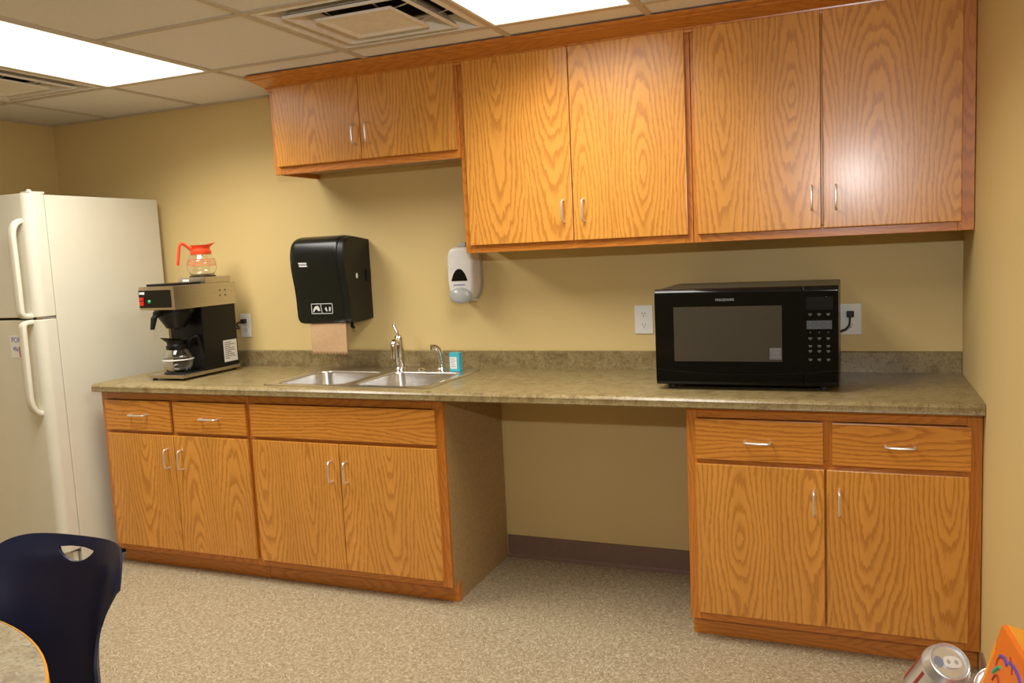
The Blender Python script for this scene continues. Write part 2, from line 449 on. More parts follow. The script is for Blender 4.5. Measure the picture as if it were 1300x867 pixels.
# square louvred air diffusers
VL = ['square louvered ceiling vent in front of the small wall cabinet',
      'square louvered ceiling vent at the left edge above the refrigerator']
for (c, r), lab in zip(VENTS, VL):
    x0, x1, y1, y0 = GX[c]+.012, GX[c+1]-.012, GY[r]-.012, GY[r+1]+.012
    cx, cy = (x0+x1)/2, (y0+y1)/2; hx, hy = (x1-x0)/2, (y1-y0)/2
    t = thing('ceiling_vent', (cx, cy, ZC), lab, 'vent', 'square ceiling vents')
    def ringpts(k, z): return [(cx-hx*k, cy-hy*k, z), (cx+hx*k, cy-hy*k, z), (cx+hx*k, cy+hy*k, z), (cx-hx*k, cy+hy*k, z)]
    # outer flange with its sloping throat
    MB().loft([ringpts(1, ZC+.004), ringpts(.93, ZC-.001), ringpts(.915, ZC+.001), ringpts(.82, ZC+.055), ringpts(.82, ZC+.06), ringpts(1, ZC+.06)], cap=False).build('flange', VENT, t, smooth=False)
    MB().loft([ringpts(.735, ZC+.002), ringpts(.725, ZC-.006), ringpts(.700, ZC-.006), ringpts(.60, ZC+.045), ringpts(.605, ZC+.050), ringpts(.725, ZC+.006)], cap=False).build('louver_ring', VENT, t, smooth=False)
    MB().loft([ringpts(.48, ZC-.002), ringpts(.47, ZC-.010), ringpts(.445, ZC-.010), ringpts(.40, ZC-.004), ringpts(.40, ZC), ringpts(.46, ZC)], cap=False).box(cx-hx*.405, cx+hx*.405, cy-hy*.405, cy+hy*.405, ZC-.004, ZC-.001).build('center_plate', VENT, t, smooth=False)
    for s in (-1, 1):
        for q in (-.3, .3):
            MB().tube([(cx+q*hx, cy+s*hy*.36, ZC+.002), (cx+q*hx, cy+s*hy*.80, ZC+.025)], .0025, 6, 1).build('bracket', NICKEL, t)
            MB().tube([(cx+s*hx*.36, cy+q*hy, ZC+.002), (cx+s*hx*.80, cy+q*hy, ZC+.025)], .0025, 6, 1).build('bracket', NICKEL, t)
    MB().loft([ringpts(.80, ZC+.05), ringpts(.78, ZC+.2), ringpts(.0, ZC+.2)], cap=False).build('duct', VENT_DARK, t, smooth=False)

# cove base
def cove(x0, x1, axis='x'):
    p = [(0, .105), (-.006, .104), (-.006, .014), (-.012, .006), (-.020, 0), (0, 0)]
    return p
struct(MB().prism(cove(0, 0), 'x', -1.925, -.945), 'baseboard_back', COVE)
struct(MB().prism(cove(0, 0), 'y', YR, -.66), 'baseboard_right', COVE)

# ------------------------------------------------------------------ cabinets
YF, YD, YT = -.607, -.626, -.5565            # face frame, door fronts, toe board
def pull(p, axis, half, out=.030, r=.0042):
    """arched wire pull: p centre on the door face"""
    x, y, z = p
    if axis == 'z': A = lambda s, o: (x, y-o, z+s)
    else: A = lambda s, o: (x+s, y-o, z)
    h = half
    m = MB().tube([A(-h, -.001), A(-h, out*.55), A(-h+.003, out*.85), A(-h+.013, out), A(0, out+.002), A(h-.013, out), A(h-.003, out*.85), A(h, out*.55), A(h, -.001)], r, 10, 5)
    return m
def front(name, cab, x0, x1, z0, z1, yb, mat, grain, hd=None, label=None):
    """slab door or drawer front with eased edges and its pull"""
    d = MB().box(x0, x1, yb-.019, yb, z0, z1, .004, 2).build(name, mat, cab, grain=grain)
    if hd:
        hx, hz, ax, half = hd
        pull((hx, yb-.019, hz), ax, half).build('handle', NICKEL, d)
    return d

def base_cab(x0, x1, label, left_stile, right_stile, mid=None, panel_right=None, low=None):
    t = thing('base_cabinet', ((x0+x1)/2, -.3, 0), label, 'base cabinet')
    z0, z1 = .079, .876
    pl = panel_right or OAK_FRAME
    b = MB()
    yb = -.012
    # notched side panels, floor, back
    side = [(yb, 0), (YT+.012, 0), (YT+.012, z0), (YF+.019, z0), (YF+.019, z1), (yb, z1)]
    MB().prism(side, 'x', x0, x0+.016).build('side_panel', OAK_FRAME, t, smooth=False, grain='z')
    MB().prism(side, 'x', x1-.016, x1).build('side_panel', pl, t, smooth=False, grain='z')
    b.box(x0+.016, x1-.016, YF+.019, yb, z0, z0+.016).box(x0+.016, x1-.016, yb-.006, yb, z0+.016, z1)
    b.build('carcass', PBOARD, t, smooth=False)
    for a_, b_ in ((x0, x0+left_stile), (x1-right_stile, x1)):
        MB().box(a_, b_, YF, YF+.019, z0, z1, .0015, 1).build('stile', OAK_FRAME, t, grain='z')
    if mid: MB().box(mid[0], mid[1], YF, YF+.019, .6965, z1-.0425, .0015, 1).build('stile', OAK_FRAME, t, grain='z')
    if low is None: low = mid
    MB().box(low[0], low[1], YF+.0005, YF+.019, z0+.0425, .6615, .0015, 1).build('stile', OAK_FRAME, t, grain='z')
    MB().box(x0+left_stile, x1-right_stile, YF, YF+.019, z1-.042, z1, .0015, 1).build('top_rail', OAK_FRAME, t, grain='x')
    MB().box(x0+left_stile, x1-right_stile, YF, YF+.019, .662, .696, .0015, 1).build('middle_rail', OAK_FRAME, t, grain='x')
    MB().box(x0+left_stile, x1-right_stile, YF, YF+.019, z0, z0+.042, .0015, 1).build('bottom_rail', OAK_FRAME, t, grain='x')
    MB().box(x0, x1, YT, YT+.012, 0, z0, .001, 1).build('toe_board', OAK_FRAME, t, grain='x')
    return t
ZD0, ZD1, ZW0, ZW1 = .111, .671, .686, .833
c1 = base_cab(-3.7925, -2.8985, 'oak base cabinet with two drawers next to the refrigerator', .045, .024, (-3.362, -3.32))
front('drawer', c1, -3.757, -3.3505, ZW0, ZW1, YF, OAK_DRAWER, 'x', (-3.54, .766, 'x', .048))
front('drawer', c1, -3.3315, -2.9105, ZW0, ZW1, YF, OAK_DRAWER, 'x', (-3.112, .759, 'x', .048))
front('door', c1, -3.757, -3.3425, ZD0, ZD1, YF, OAK_DOOR, 'z', (-3.380, .561, 'z', .045))
front('door', c1, -3.3400, -2.9095, ZD0, ZD1, YF, OAK_DOOR, 'z', (-3.296, .559, 'z', .045))
c2 = base_cab(-2.8965, -1.9255, 'oak sink base cabinet with wide false drawer front under the sink', .024, .05, None, PBOARD, (-2.445, -2.405))
front('false_drawer_front', c2, -2.8845, -1.9555, ZW0, ZW1, YF, OAK_DRAWER, 'x')
front('door', c2, -2.8845, -2.4270, ZD0, ZD1, YF, OAK_DOOR, 'z', (-2.467, .551, 'z', .045))
front('door', c2, -2.4240, -1.9555, ZD0, ZD1, YF, OAK_DOOR, 'z', (-2.391, .551, 'z', .045))
MB().box(-1.9255, -1.9215, YT-.001, YT+.03, 0, .082).build('end_strip', OAK_FRAME, c2, grain='z', smooth=False)
c3 = base_cab(-.9424, -.002, 'oak base cabinet with two drawers under the microwave, beside right wall', .04, .045, (-.487, -.445))
front('drawer', c3, -.9095, -.4785, ZW0, ZW1, YF, OAK_DRAWER, 'x', (-.692, .757, 'x', .044))
front('drawer', c3, -.4515, -.0345, ZW0, ZW1, YF, OAK_DRAWER, 'x', (-.242, .762, 'x', .044))
front('door', c3, -.9110, -.4755, ZD0, ZD1-.001, YF, OAK_DOOR, 'z', (-.509, .555, 'z', .043))
front('door', c3, -.4695, -.0385, ZD0, ZD1-.001, YF, OAK_DOOR, 'z', (-.428, .560, 'z', .043))

# wall cabinets
UF = -.329
def wall_cab(x0, x1, zb, label, ls, rs):
    t = thing('wall_cabinet', ((x0+x1)/2, -.16, zb), label, 'wall cabinet')
    zt = 2.284
    MB().box(x0, x0+.016, UF+.019, -.001, zb, zt).build('side_panel', OAK_FRAME, t, smooth=False, grain='z')
    MB().box(x1-.016, x1, UF+.019, -.001, zb, zt).build('side_panel', OAK_FRAME, t, smooth=False, grain='z')
    b = MB().box(x0+.016, x1-.016, UF+.019, -.001, zb+.022, zb+.036).box(x0+.016, x1-.016, -.008, -.001, zb+.036, zt).box(x0+.016, x1-.016, UF+.019, -.008, zt-.014, zt)
    b.build('carcass', PBOARD, t, smooth=False)
    for a_, b_ in ((x0, x0+ls), (x1-rs, x1), ((x0+x1)/2-.03, (x0+x1)/2+.03)):
        c_ = (a_ > x0 and b_ < x1)
        MB().box(a_, b_, UF+.0005*c_, UF+.019, zb+.0425*c_, zt-.0485*c_, .0015, 1).build('stile', OAK_FRAME, t, grain='z')
    MB().box(x0+ls, x1-rs, UF, UF+.019, 2.236, zt, .0015, 1).build('top_rail', OAK_FRAME, t, grain='x')
    MB().box(x0+ls, x1-rs, UF, UF+.019, zb, zb+.042, .0015, 1).build('bottom_rail', OAK_FRAME, t, grain='x')
    return t
w1 = wall_cab(-2.871, -1.9145, 1.858, 'short oak wall cabinet at the left end, above the paper towel dispenser', .035, .02)
front('door', w1, -2.8445, -2.3890, 1.891, 2.2465, UF, OAK_DOOR, 'z', (-2.415, 1.999, 'z', .041))
front('door', w1, -2.3865, -1.9235, 1.891, 2.2465, UF, OAK_DOOR, 'z', (-2.346, 2.001, 'z', .041))
w2 = wall_cab(-1.9125, -.9495, 1.4557, 'tall oak wall cabinet in the middle, above the soap dispenser', .04, .03)
front('door', w2, -1.8845, -1.4250, 1.4875, 2.2465, UF, OAK_DOOR, 'z', (-1.460, 1.606, 'z', .043))
front('door', w2, -1.4220, -.9665, 1.4875, 2.2465, UF, OAK_DOOR, 'z', (-1.376, 1.605, 'z', .043))
w3 = wall_cab(-.9475, -.002, 1.4557, 'tall oak wall cabinet at the right wall, above the microwave', .03, .05)
front('door', w3, -.9325, -.4898, 1.4865, 2.2465, UF, OAK_DOOR, 'z', (-.521, 1.597, 'z', .042))
front('door', w3, -.4832, -.0415, 1.4865, 2.2465, UF, OAK_DOOR, 'z', (-.440, 1.595, 'z', .042))
# crown moulding round the top, mitred return at the left
prof = [(0, 2.234), (.012, 2.234), (.013, 2.244), (.020, 2.246), (.021, 2.251), (.032, 2.2525), (.052, 2.259), (.072, 2.267), (.090, 2.2715), (.092, 2.276), (.104, 2.2775), (.112, 2.281), (.116, 2.2895), (0, 2.2895)]
cx0 = -2.871
loops = []
for d, z in prof:
    loops.append([(-.002, UF-d-.0005, z), (cx0-d*.38-.0005, UF-d-.0005, z), (cx0-d*.38-.0005, -.002, z)])
m = MB()
rings = [[m.bm.verts.new(p) for p in L] for L in loops]
for a, b in zip(rings, rings[1:]+rings[:1]):
    for k in range(2): m.bm.faces.new((a[k], a[k+1], b[k+1], b[k]))
m.bm.faces.new([r[0] for r in rings]); m.bm.faces.new([r[2] for r in rings][::-1])
tag(m.build('crown_molding', OAK_FRAME, angle=20, grain='x'), 'oak crown molding along the top of the wall cabinets at the ceiling', 'molding')

# ------------------------------------------------------------------ countertop
ZT = .914
ct = thing('countertop', (-1.9, -.33, .876), 'long speckled olive brown laminate countertop with backsplash', 'countertop')
pf = [(-.02, ZT), (-.640, ZT), (-.6515, ZT-.004), (-.6575, ZT-.013), (-.6575, ZT-.034), (-.654, ZT-.038), (-.02, ZT-.038)]
sl = MB().prism(pf, 'x', -3.797, -.002).build('worktop', LAM, ct, angle=50)
SX0, SX1, SY0, SY1 = -2.832, -1.985, -.600, -.078
cut(sl, MB().box(SX0+.02, SX1-.02, SY0+.02, SY1-.02, .8, 1.0))
pb = [(-.001, .876), (-.001, .996), (-.015, .996), (-.019, .992), (-.0195, .93), (-.0195, .876)]
MB().prism(pb, 'x', -3.797, -.002).build('backsplash', LAM, ct)

# ------------------------------------------------------------------ sink
sk = thing('sink', ((SX0+SX1)/2, -.34, ZT), 'stainless steel double bowl sink set in the countertop', 'sink')
def rrect(x0, x1, y0, y1, z, r, n=6):
    P = []
    for (cx, cy, a0) in ((x1-r, y1-r, 0), (x0+r, y1-r, 90), (x0+r, y0+r, 180), (x1-r, y0+r, 270)):
        for k in range(n+1):
            a = math.radians(a0+90*k/n); P.append((cx+r*math.cos(a), cy+r*math.sin(a), z))
    return P
bowls = [(SX0+.042, -2.432, SY0+.040, -.182), (-2.385, SX1-.042, SY0+.040, -.182)]
rim = MB().loft([rrect(SX0, SX1, SY0, SY1, ZT+.0003, .03), rrect(SX0, SX1, SY0, SY1, ZT+.003, .03), rrect(SX0+.005, SX1-.005, SY0+.005, SY1-.005, ZT+.0065, .026),
                 rrect(SX0+.012, SX1-.012, SY0+.012, SY1-.012, ZT+.006, .022), rrect(SX0+.018, SX1-.018, SY0+.018, SY1-.018, ZT+.0045, .018)]).build('rim', STEEL, sk, angle=60)
for (a, b, c, d) in bowls:
    cut(rim, MB().loft([rrect(a, b, c, d, .85, .055), rrect(a, b, c, d, 1.0, .055)]))
    L = [rrect(a-.004, b+.004, c-.004, d+.004, ZT+.0048, .058), rrect(a-.001, b+.001, c-.001, d+.001, ZT+.0042, .055), rrect(a+.003, b-.003, c+.003, d-.003, ZT-.006, .055)]
    L += [rrect(a+.010, b-.010, c+.010, d-.010, ZT-.13, .06), rrect(a+.016, b-.016, c+.016, d-.016, ZT-.158, .06), rrect(a+.03, b-.03, c+.03, d-.03, ZT-.172, .06), rrect(a+.06, b-.06, c+.06, d-.06, ZT-.176, .05)]
    m = MB().loft(L, cap=False); 
    m.bm.faces.new([v for v in m.bm.verts][-28:])
    bw = m.build('bowl', STEEL, sk, angle=60)
    MB().lathe([(0, 0), (.025, 0), (.030, .004), (.044, .005), (.046, .003), (.046, 0)], ((a+b)/2, (c+d)/2, ZT-.1755), 28, caps=False).build('drain', CHROME, bw)
ZS = ZT+.0047
fa = thing('faucet', (-2.386, -.128, ZS), 'chrome single lever faucet with its lever tipped up, behind the sink', 'faucet')
MB().lathe([(.030, 0), (.030, .004), (.026, .010), (.0235, .014)], (-2.386, -.128, ZS), 28).build('base_ring', CHROME, fa)
MB().lathe([(.0215, .010), (.0205, .05), (.0205, .085), (.022, .095), (.022, .118), (.0225, .135), (.021, .150), (.016, .163), (.008, .170), (0, .171)], (-2.386, -.128, ZS), 28).build('body', CHROME, fa)
MB().tube([(-2.386, -.128, ZS+.118), (-2.388, -.146, ZS+.137), (-2.390, -.164, ZS+.136), (-2.392, -.176, ZS+.118), (-2.393, -.178, ZS+.060)], lambda t: .0165-.004*t, 16, 6).build('spout', CHROME, fa)
MB().tube([(-2.389, -.122, ZS+.162), (-2.400, -.116, ZS+.180), (-2.413, -.108, ZS+.196), (-2.424, -.100, ZS+.214)], lambda t: .0065+.0035*t*t, 12, 5).build('lever', CHROME, fa)
sp = thing('side_sprayer', (-2.160, -.140, ZS), 'small chrome side sprayer on the sink deck beside the blue carton', 'sprayer')
MB().lathe([(.024, 0), (.024, .004), (.019, .012), (.015, .024), (.0145, .030)], (-2.160, -.140, ZS), 24).build('holder', CHROME, sp)
MB().tube([(-2.160, -.140, ZS+.026), (-2.1605, -.142, ZS+.06), (-2.164, -.146, ZS+.092), (-2.172, -.154, ZS+.108), (-2.180, -.164, ZS+.114)], lambda t: .011+.002*math.sin(PI*t), 14, 6).build('spray_wand', CHROME, sp)
MB().tube([(-2.178, -.162, ZS+.1135), (-2.190, -.176, ZS+.1135)], .0145, 16, 1).build('spray_head', CHROME, sp)
tag(MB().lathe([(.020, 0), (.020, .004), (.015, .010), (.008, .0135), (0, .014)], (0, 0, 0), 24).build('hole_cap', CHROME), 'small round chrome cap on the sink deck between faucet and sprayer', 'cap').location = (-2.262, -.150, ZS)
# turquoise carton
bc = thing('carton', (-2.085, -.140, ZS), 'small turquoise carton with white label standing on the sink deck', 'carton')
MB().box(-2.112, -2.060, -.156, -.122, ZS, ZS+.086, .003).build('box', BLUE_BOX, bc)
MB().box(-2.107, -2.073, -.1568, -.1562, ZS+.012, ZS+.066).build('label_panel', LABEL_W, bc, smooth=False)
pm = MB()
for k in range(5): pm.box(-2.102+.003*(k % 2), -2.079-.004*(k % 3), -.1574, -.1569, ZS+.020+k*.009, ZS+.0225+k*.009)
pm.build('print', PRINT_GREY, bc, smooth=False)

# ------------------------------------------------------------------ refrigerator
FX0, FX1 = -4.625, -3.880
fr = thing('refrigerator', ((FX0+FX1)/2, -.4, 0), 'almond white top freezer refrigerator at the left of the counter', 'refrigerator')
MB().box(FX0, FX1, -.735, -.045, .045, 1.822, .006, 2).build('cabinet', FRIDGE, fr)
MB().box(FX0+.01, FX1-.006, -.742, -.733, .10, 1.815).build('gasket', FRIDGE_D, fr, smooth=False)
MB().box(FX0+.01, FX1-.01, -.745, -.06, .012, .05).build('base', FRIDGE_D, fr, smooth=False)
MB().box(FX0+.02, FX1-.012, -.775, -.745, .015, .105, .006).build('toe_grille', FRIDGE, fr)
for x in (FX0+.05, FX1-.05):
    for y in (-.70, -.10): MB().lathe([(.016, 0), (.018, .004), (.018, .015)], (x, y, 0), 16).build('foot', RUBBER, fr)
def fdoor(z0, z1, name):
    n = 10; R = .042
    P = [(FX0, -.740)]
    for k in range(n+1):
        a = PI/2*k/n; P.append((FX0+R-R*math.cos(a), -.790-R*math.sin(a)))
    for k in range(n+1):
        a = PI/2*k/n; P.append((FX1-R+R*math.sin(a), -.790-R*math.cos(a)))
    P.append((FX1, -.740))
    # very slightly crowned front
    d = MB().prism(P, 'z', z0, z1, .006, 2).build(name, FRIDGE, fr)
    return d
dz = fdoor(1.254, 1.826, 'freezer_door'); dl = fdoor(.115, 1.243, 'fridge_door')
HX = -3.932
def fhandle(pts, par):
    L = []
    P = catmull([(0, y, z) for y, z in pts], 5)
    m = MB()
    for i, p in enumerate(P):
        a = P[max(0, i-1)]; b = P[min(len(P)-1, i+1)]; d = (b-a).normalized(); nrm = Vector((0, -d.z, d.y))
        if nrm.y > 0: nrm = -nrm
        w, th = .018, .0125
        L.append([tuple(Vector((HX+w*math.copysign(abs(math.cos(q))**.6, math.cos(q)), p.y, p.z))+nrm*th*math.copysign(abs(math.sin(q))**.6, math.sin(q))) for q in [2*PI*k/16 for k in range(16)]])
    m.loft(L).build('handle', FRIDGE, par)
yF = -.832
fhandle([(yF+.004, 1.700), (yF-.012, 1.697), (yF-.034, 1.680), (yF-.048, 1.640), (yF-.048, 1.55), (yF-.047, 1.40), (yF-.047, 1.30), (yF-.044, 1.274), (yF-.03, 1.264), (yF+.004, 1.262)], dz)
fhandle([(yF+.004, .800), (yF-.012, .804), (yF-.034, .824), (yF-.048, .866), (yF-.049, .95), (yF-.048, 1.10), (yF-.047, 1.195), (yF-.044, 1.220), (yF-.03, 1.231), (yF+.004, 1.233)], dl)
MB().box(FX1-.075, FX1-.012, -.80, -.72, 1.826, 1.836, .004).lathe([(.012, 0), (.012, .006), (.006, .012), (0, .013)], (FX1-.035, -.785, 1.834), 16).build('hinge_cover', FRIDGE, fr)
MB().box(FX1-.055, FX1-.004, -.80, -.742, 1.2442, 1.2528).build('middle_hinge', NICKEL, fr, smooth=False)
# price note on the door
nt_ = thing('price_note', (-4.045, yF-.001, 1.115), 'white pop price note with red strip on the refrigerator door', 'note')
MB().box(-4.085, -4.008, yF-.0012, yF-.0004, 1.066, 1.172).build('paper', LABEL_W, nt_, smooth=False)
text_mesh('lettering', 'POP', .036, PRINT_BLUE, nt_, at_front(-4.046, yF-.0014, 1.149), ext=.92)
text_mesh('lettering', '40¢', .030, PRINT_BLUE, nt_, at_front(-4.052, yF-.0014, 1.108), ext=.9)
MB().box(-4.030, -4.012, yF-.0022, yF-.0014, 1.070, 1.118).build('red_strip', RED_SW, nt_, smooth=False)
pm = MB()
for k in range(4): pm.box(-4.025, -4.017, yF-.0027, yF-.0022, 1.076+k*.010, 1.082+k*.010)
pm.build('strip_print', PRINT_LIGHT, nt_, smooth=False)

# ------------------------------------------------------------------ coffee maker
KX0, KX1 = -3.556, -3.338
KC = (KX0+KX1)/2
cm = thing('coffee_maker', (KC, -.32, ZT), 'steel and black commercial coffee brewer on the counter by the refrigerator', 'coffee maker')
MB().box(KX0, KX1, -.532, -.128, .926, .942, .002).build('base_plate', STEEL_W, cm)
for x in (KX0+.025, KX1-.025):
    for y in (-.515, -.15): MB().lathe([(.011, 0), (.012, .003), (.010, .0125)], (x, y, ZT), 14).build('foot', RUBBER, cm)
MB().box(KX0+.006, KX1-.004, -.372, -.128, .942, 1.257, .006).build('column', BLACK_SATIN, cm)
MB().box(KX0, KX1+.002, -.545, -.122, 1.256, 1.369, .003).build('head', STEEL_W, cm)
pn = MB().box(KX0+.002, KX1-.018, -.5475, -.5445, 1.268, 1.352, .001, 1).build('control_panel', BLACK_PANEL, cm)
MB().box(KX0+.010, KX0+.034, -.5555, -.547, 1.279, 1.300, .002).box(KX0+.010, KX0+.034, -.5555, -.547, 1.303, 1.318, .002).build('red_switch', RED_SW, pn)
MB().lathe([(.008, 0), (.008, .004), (.004, .007), (0, .008)], n=16, M=Matrix.Translation((KX0+.068, -.547, 1.298)) @ Matrix.Rotation(PI/2, 4, 'X')).build('green_lamp', GREEN_SW, pn)
MB().box(KX0+.008, KX0+.040, -.5482, -.5473, 1.333, 1.344).build('badge', LABEL_W, pn, smooth=False)
for y in (-.238, -.200):
    for z in (1.330, 1.304): MB().lathe([(.004, 0), (.004, .002), (0, .003)], n=10, M=Matrix.Translation((KX1+.002, y, z)) @ Matrix.Rotation(PI/2, 4, 'Y')).build('screw', VENT_DARK, cm)
MB().box(KX0+.035, KX1-.020, -.528, -.340, 1.369, 1.380, .003).build('fill_lid', BLACK_SATIN, cm)
wm = MB().box(KX0+.045, KX1-.002, -.330, -.150, 1.369, 1.401, .003).build('top_warmer', STEEL_W, cm)
UD = (KC+.018, -.245)
MB().lathe([(.060, 0), (.064, .001), (.064, .005), (.058, .0065), (0, .0065)], (UD[0], UD[1], 1.401), 32).build('burner', BLACK_SATIN, wm)
MB().box(KX0+.075, KX0+.115, -.3312, -.3302, 1.381, 1.392).build('sticker', LABEL_W, wm, smooth=False)
LD = (KC+.004, -.445)
MB().lathe([(.066, 0), (.070, .001), (.070, .006), (.062, .008), (0, .008)], (LD[0], LD[1], .942), 32).build('lower_burner', BLACK_SATIN, cm)
fn = MB().lathe([(.094, 1.254), (.094, 1.238), (.084, 1.225), (.050, 1.172), (.046, 1.163), (0, 1.163)], (LD[0], LD[1]+.005, 0), 32).lathe([(.014, 1.164), (.014, 1.154), (0, 1.154)], (LD[0], LD[1]+.005, 0), 14).build('brew_funnel', BLACK_SATIN, cm)
MB().loft([[(LD[0]+dx, -.535+dy, 1.250-.016*abs(0)) for dx, dy in ((-.012, .02), (.012, .02), (.012, -.03), (-.012, -.03))], [(LD[0]+dx, -.535+dy, 1.234) for dx, dy in ((-.012, .02), (.012, .02), (.012, -.034), (-.012, -.034))],
           [(LD[0]+dx, -.575+dy, 1.222) for dx, dy in ((-.011, .012), (.011, .012), (.011, -.008), (-.011, -.008))], [(LD[0]+dx, -.590+dy, 1.168) for dx, dy in ((-.008, .006), (.008, .006), (.008, -.006), (-.008, -.006))]]).build('funnel_handle', BLACK_SATIN, fn)
lb = MB().box(KX1-.004, KX1-.003, -.238, -.140, .964, 1.074).build('instruction_label', LABEL_W, cm, smooth=False)
pm = MB()
for k in range(9):
    z = 1.064-k*.010; w = (.6, .9, .5, .85, .9, .55, .8, .9, .4)[k]
    pm.box(KX1-.003, KX1-.0026, -.230, -.230+.082*w, z-.0035, z)
pm.build('label_text', LABEL_T, lb, smooth=False)
MB().tube([(KC+.06, -.129, 1.135), (KC+.09, -.095, 1.122), (-3.400, -.060, 1.142), (-3.386, -.034, 1.152)], .0045, 10, 6).build('power_cord', RUBBER, cm)
MB().box(-3.397, -3.374, -.036, -.008, 1.140, 1.164, .004).build('plug', RUBBER, cm)

def decanter(c, z, mat, hd, label, band, sc=1.0):
    """glass bowl with collar, spout and handle; hd = horizontal direction of the handle"""
    t = thing('coffee_decanter', (c[0], c[1], z), label, 'coffee pot')
    Mz = Matrix.Translation((c[0], c[1], z)) @ Matrix.Scale(sc, 4)
    out = [(0, .0015), (.050, .0015), (.057, .005), (.066, .020), (.0715, .042), (.0705, .062), (.063, .084), (.052, .101), (.046, .110), (.046, .122)]
    inn = [(r-.0022, zz+(.002 if i < 3 else 0)) for i, (r, zz) in enumerate(out) if r > .01]
    MB().lathe(out+inn[::-1]+[(0, .0045)], n=40, M=Mz, caps=False).build('glass_bowl', GLASS, t, angle=60)
    if band:
        for k in range(4):
            rz = (.0716, .0717, .0690, .0648)[k]; zz = (.050, .060, .070, .080)[k]
            rr = (.0722, .0716, .0688, .0652)[k]
            MB().lathe([(rr, zz-.0012), (rr+.0004, zz-.001), (rr+.0002, zz+.001), (rr-.0002, zz+.0012)], n=40, M=Mz, caps=False).build('printed_band', mat, t)
    else:
        MB().lathe([(.0722, .0555), (.0727, .056), (.0722, .0605), (.0718, .061)], n=40, M=Mz, caps=False).build('printed_band', LABEL_W, t)
    a = math.atan2(hd[1], hd[0])
    Mh = Mz @ Matrix.Rotation(a, 4, 'Z')
    # collar with flared pouring lip opposite the handle
    n = 32; loops = []
    for k, (r, zz, lip) in enumerate([(.044, .104, 0), (.0505, .106, 0), (.0515, .122, 0), (.045, .128, 0), (.040, .134, .006), (.044, .146, .016), (.051, .158, .024), (.047, .158, .022), (.036, .140, .006), (.034, .112, 0)]):
        L = []
        for q in range(n):
            th = 2*PI*q/n; back = max(0, -math.cos(th))**3
            rr = r+lip*back; L.append(tuple(Mh @ Vector((rr*math.cos(th), rr*math.sin(th)*(1-.12*back), zz+.006*back*(lip > 0)-.012*(1-back)*(k in (6, 7))*.5))))
        loops.append(L)
    MB().loft(loops).build('collar', mat, t)
    pts = [(.042, .128), (.058, .142), (.076, .158), (.090, .163), (.098, .152), (.104, .120), (.111, .080), (.115, .055)]
    P = catmull([(x, 0, zz) for x, zz in pts], 5); L = []
    for i, p in enumerate(P):
        d = (P[min(len(P)-1, i+1)]-P[max(0, i-1)]).normalized(); nn = Vector((-d.z, 0, d.x))
        L.append([tuple(Mh @ (p+Vector((0, .0115*math.cos(q), 0))+nn*.0075*math.sin(q))) for q in [2*PI*k/12 for k in range(12)]])
    MB().loft(L).build('handle', mat, t)
    return t
decanter(UD, 1.4076, ORANGE_PL, (-.62, -.78), 'glass coffee pot with orange collar and handle on the upper warmer', True)
decanter(LD, .9505, BLACK_SATIN, (.80, .60), 'glass coffee pot with black collar on the lower warmer', False, 1.02)

# ------------------------------------------------------------------ paper towel dispenser
td = thing('paper_towel_dispenser', (-2.745, -.001, 1.14), 'black smoked plastic paper towel dispenser on the back wall', 'towel dispenser')
TX0, TX1 = -2.905, -2.595
pr_ = [(-.002, 1.556), (-.12, 1.570), (-.170, 1.568), (-.200, 1.558), (-.222, 1.538), (-.234, 1.505), (-.238, 1.465), (-.236, 1.425), (-.229, 1.380), (-.220, 1.335), (-.213, 1.290), (-.209, 1.240), (-.207, 1.190), (-.206, 1.172), (-.200, 1.158), (-.186, 1.150), (-.120, 1.143), (-.002, 1.150)]
pc = catmull([(0, y, z) for y, z in pr_], 4)
cyz = (-.09, 1.355)
loops = []
for x, k in ((TX0, .90), (TX0+.004, .94), (TX0+.012, .975), (TX0+.024, .994), (TX0+.036, 1.0), (TX1-.050, 1.0), (TX1-.040, .996), (TX1-.034, .985)):
    loops.append([(x, min(-.002, cyz[0]+(p.y-cyz[0])*k) if p.y > -.003 else max(-.3, cyz[0]+(p.y-cyz[0])*k), cyz[1]+(p.z-cyz[1])*k) for p in pc])
MB().loft(loops).build('front_cover', SMOKE, td, angle=50)
loops = []
for x, k in ((TX1-.034, .978), (TX1-.008, .965), (TX1-.002, .955), (TX1, .94)):
    loops.append([(x, -.002 if p.y > -.003 else cyz[0]+(p.y-cyz[0])*k, cyz[1]+(p.z-cyz[1])*k) for p in pc])
MB().loft(loops).build('side_cover', SMOKE_SIDE, td, angle=50)
MB().lathe([(.013, 0), (.013, .002), (.010, .003), (0, .003)], n=20, M=Matrix.Translation((TX1-.0005, -.129, 1.374)) @ Matrix.Rotation(PI/2, 4, 'Y') @ Matrix.Diagonal((1, .62, 1, 1))).build('lock', LABEL_W, td)
MB().box(TX1-.004, TX1+.006, -.050, -.008, 1.346, 1.404, .003).build('latch', BLACK_SATIN, td)
MB().tube([(TX1-.03, -.150, 1.148), (TX1-.026, -.160, 1.132), (TX1-.010, -.164, 1.128)], .007, 10, 4).build('feed_lever', BLACK_SATIN, td)
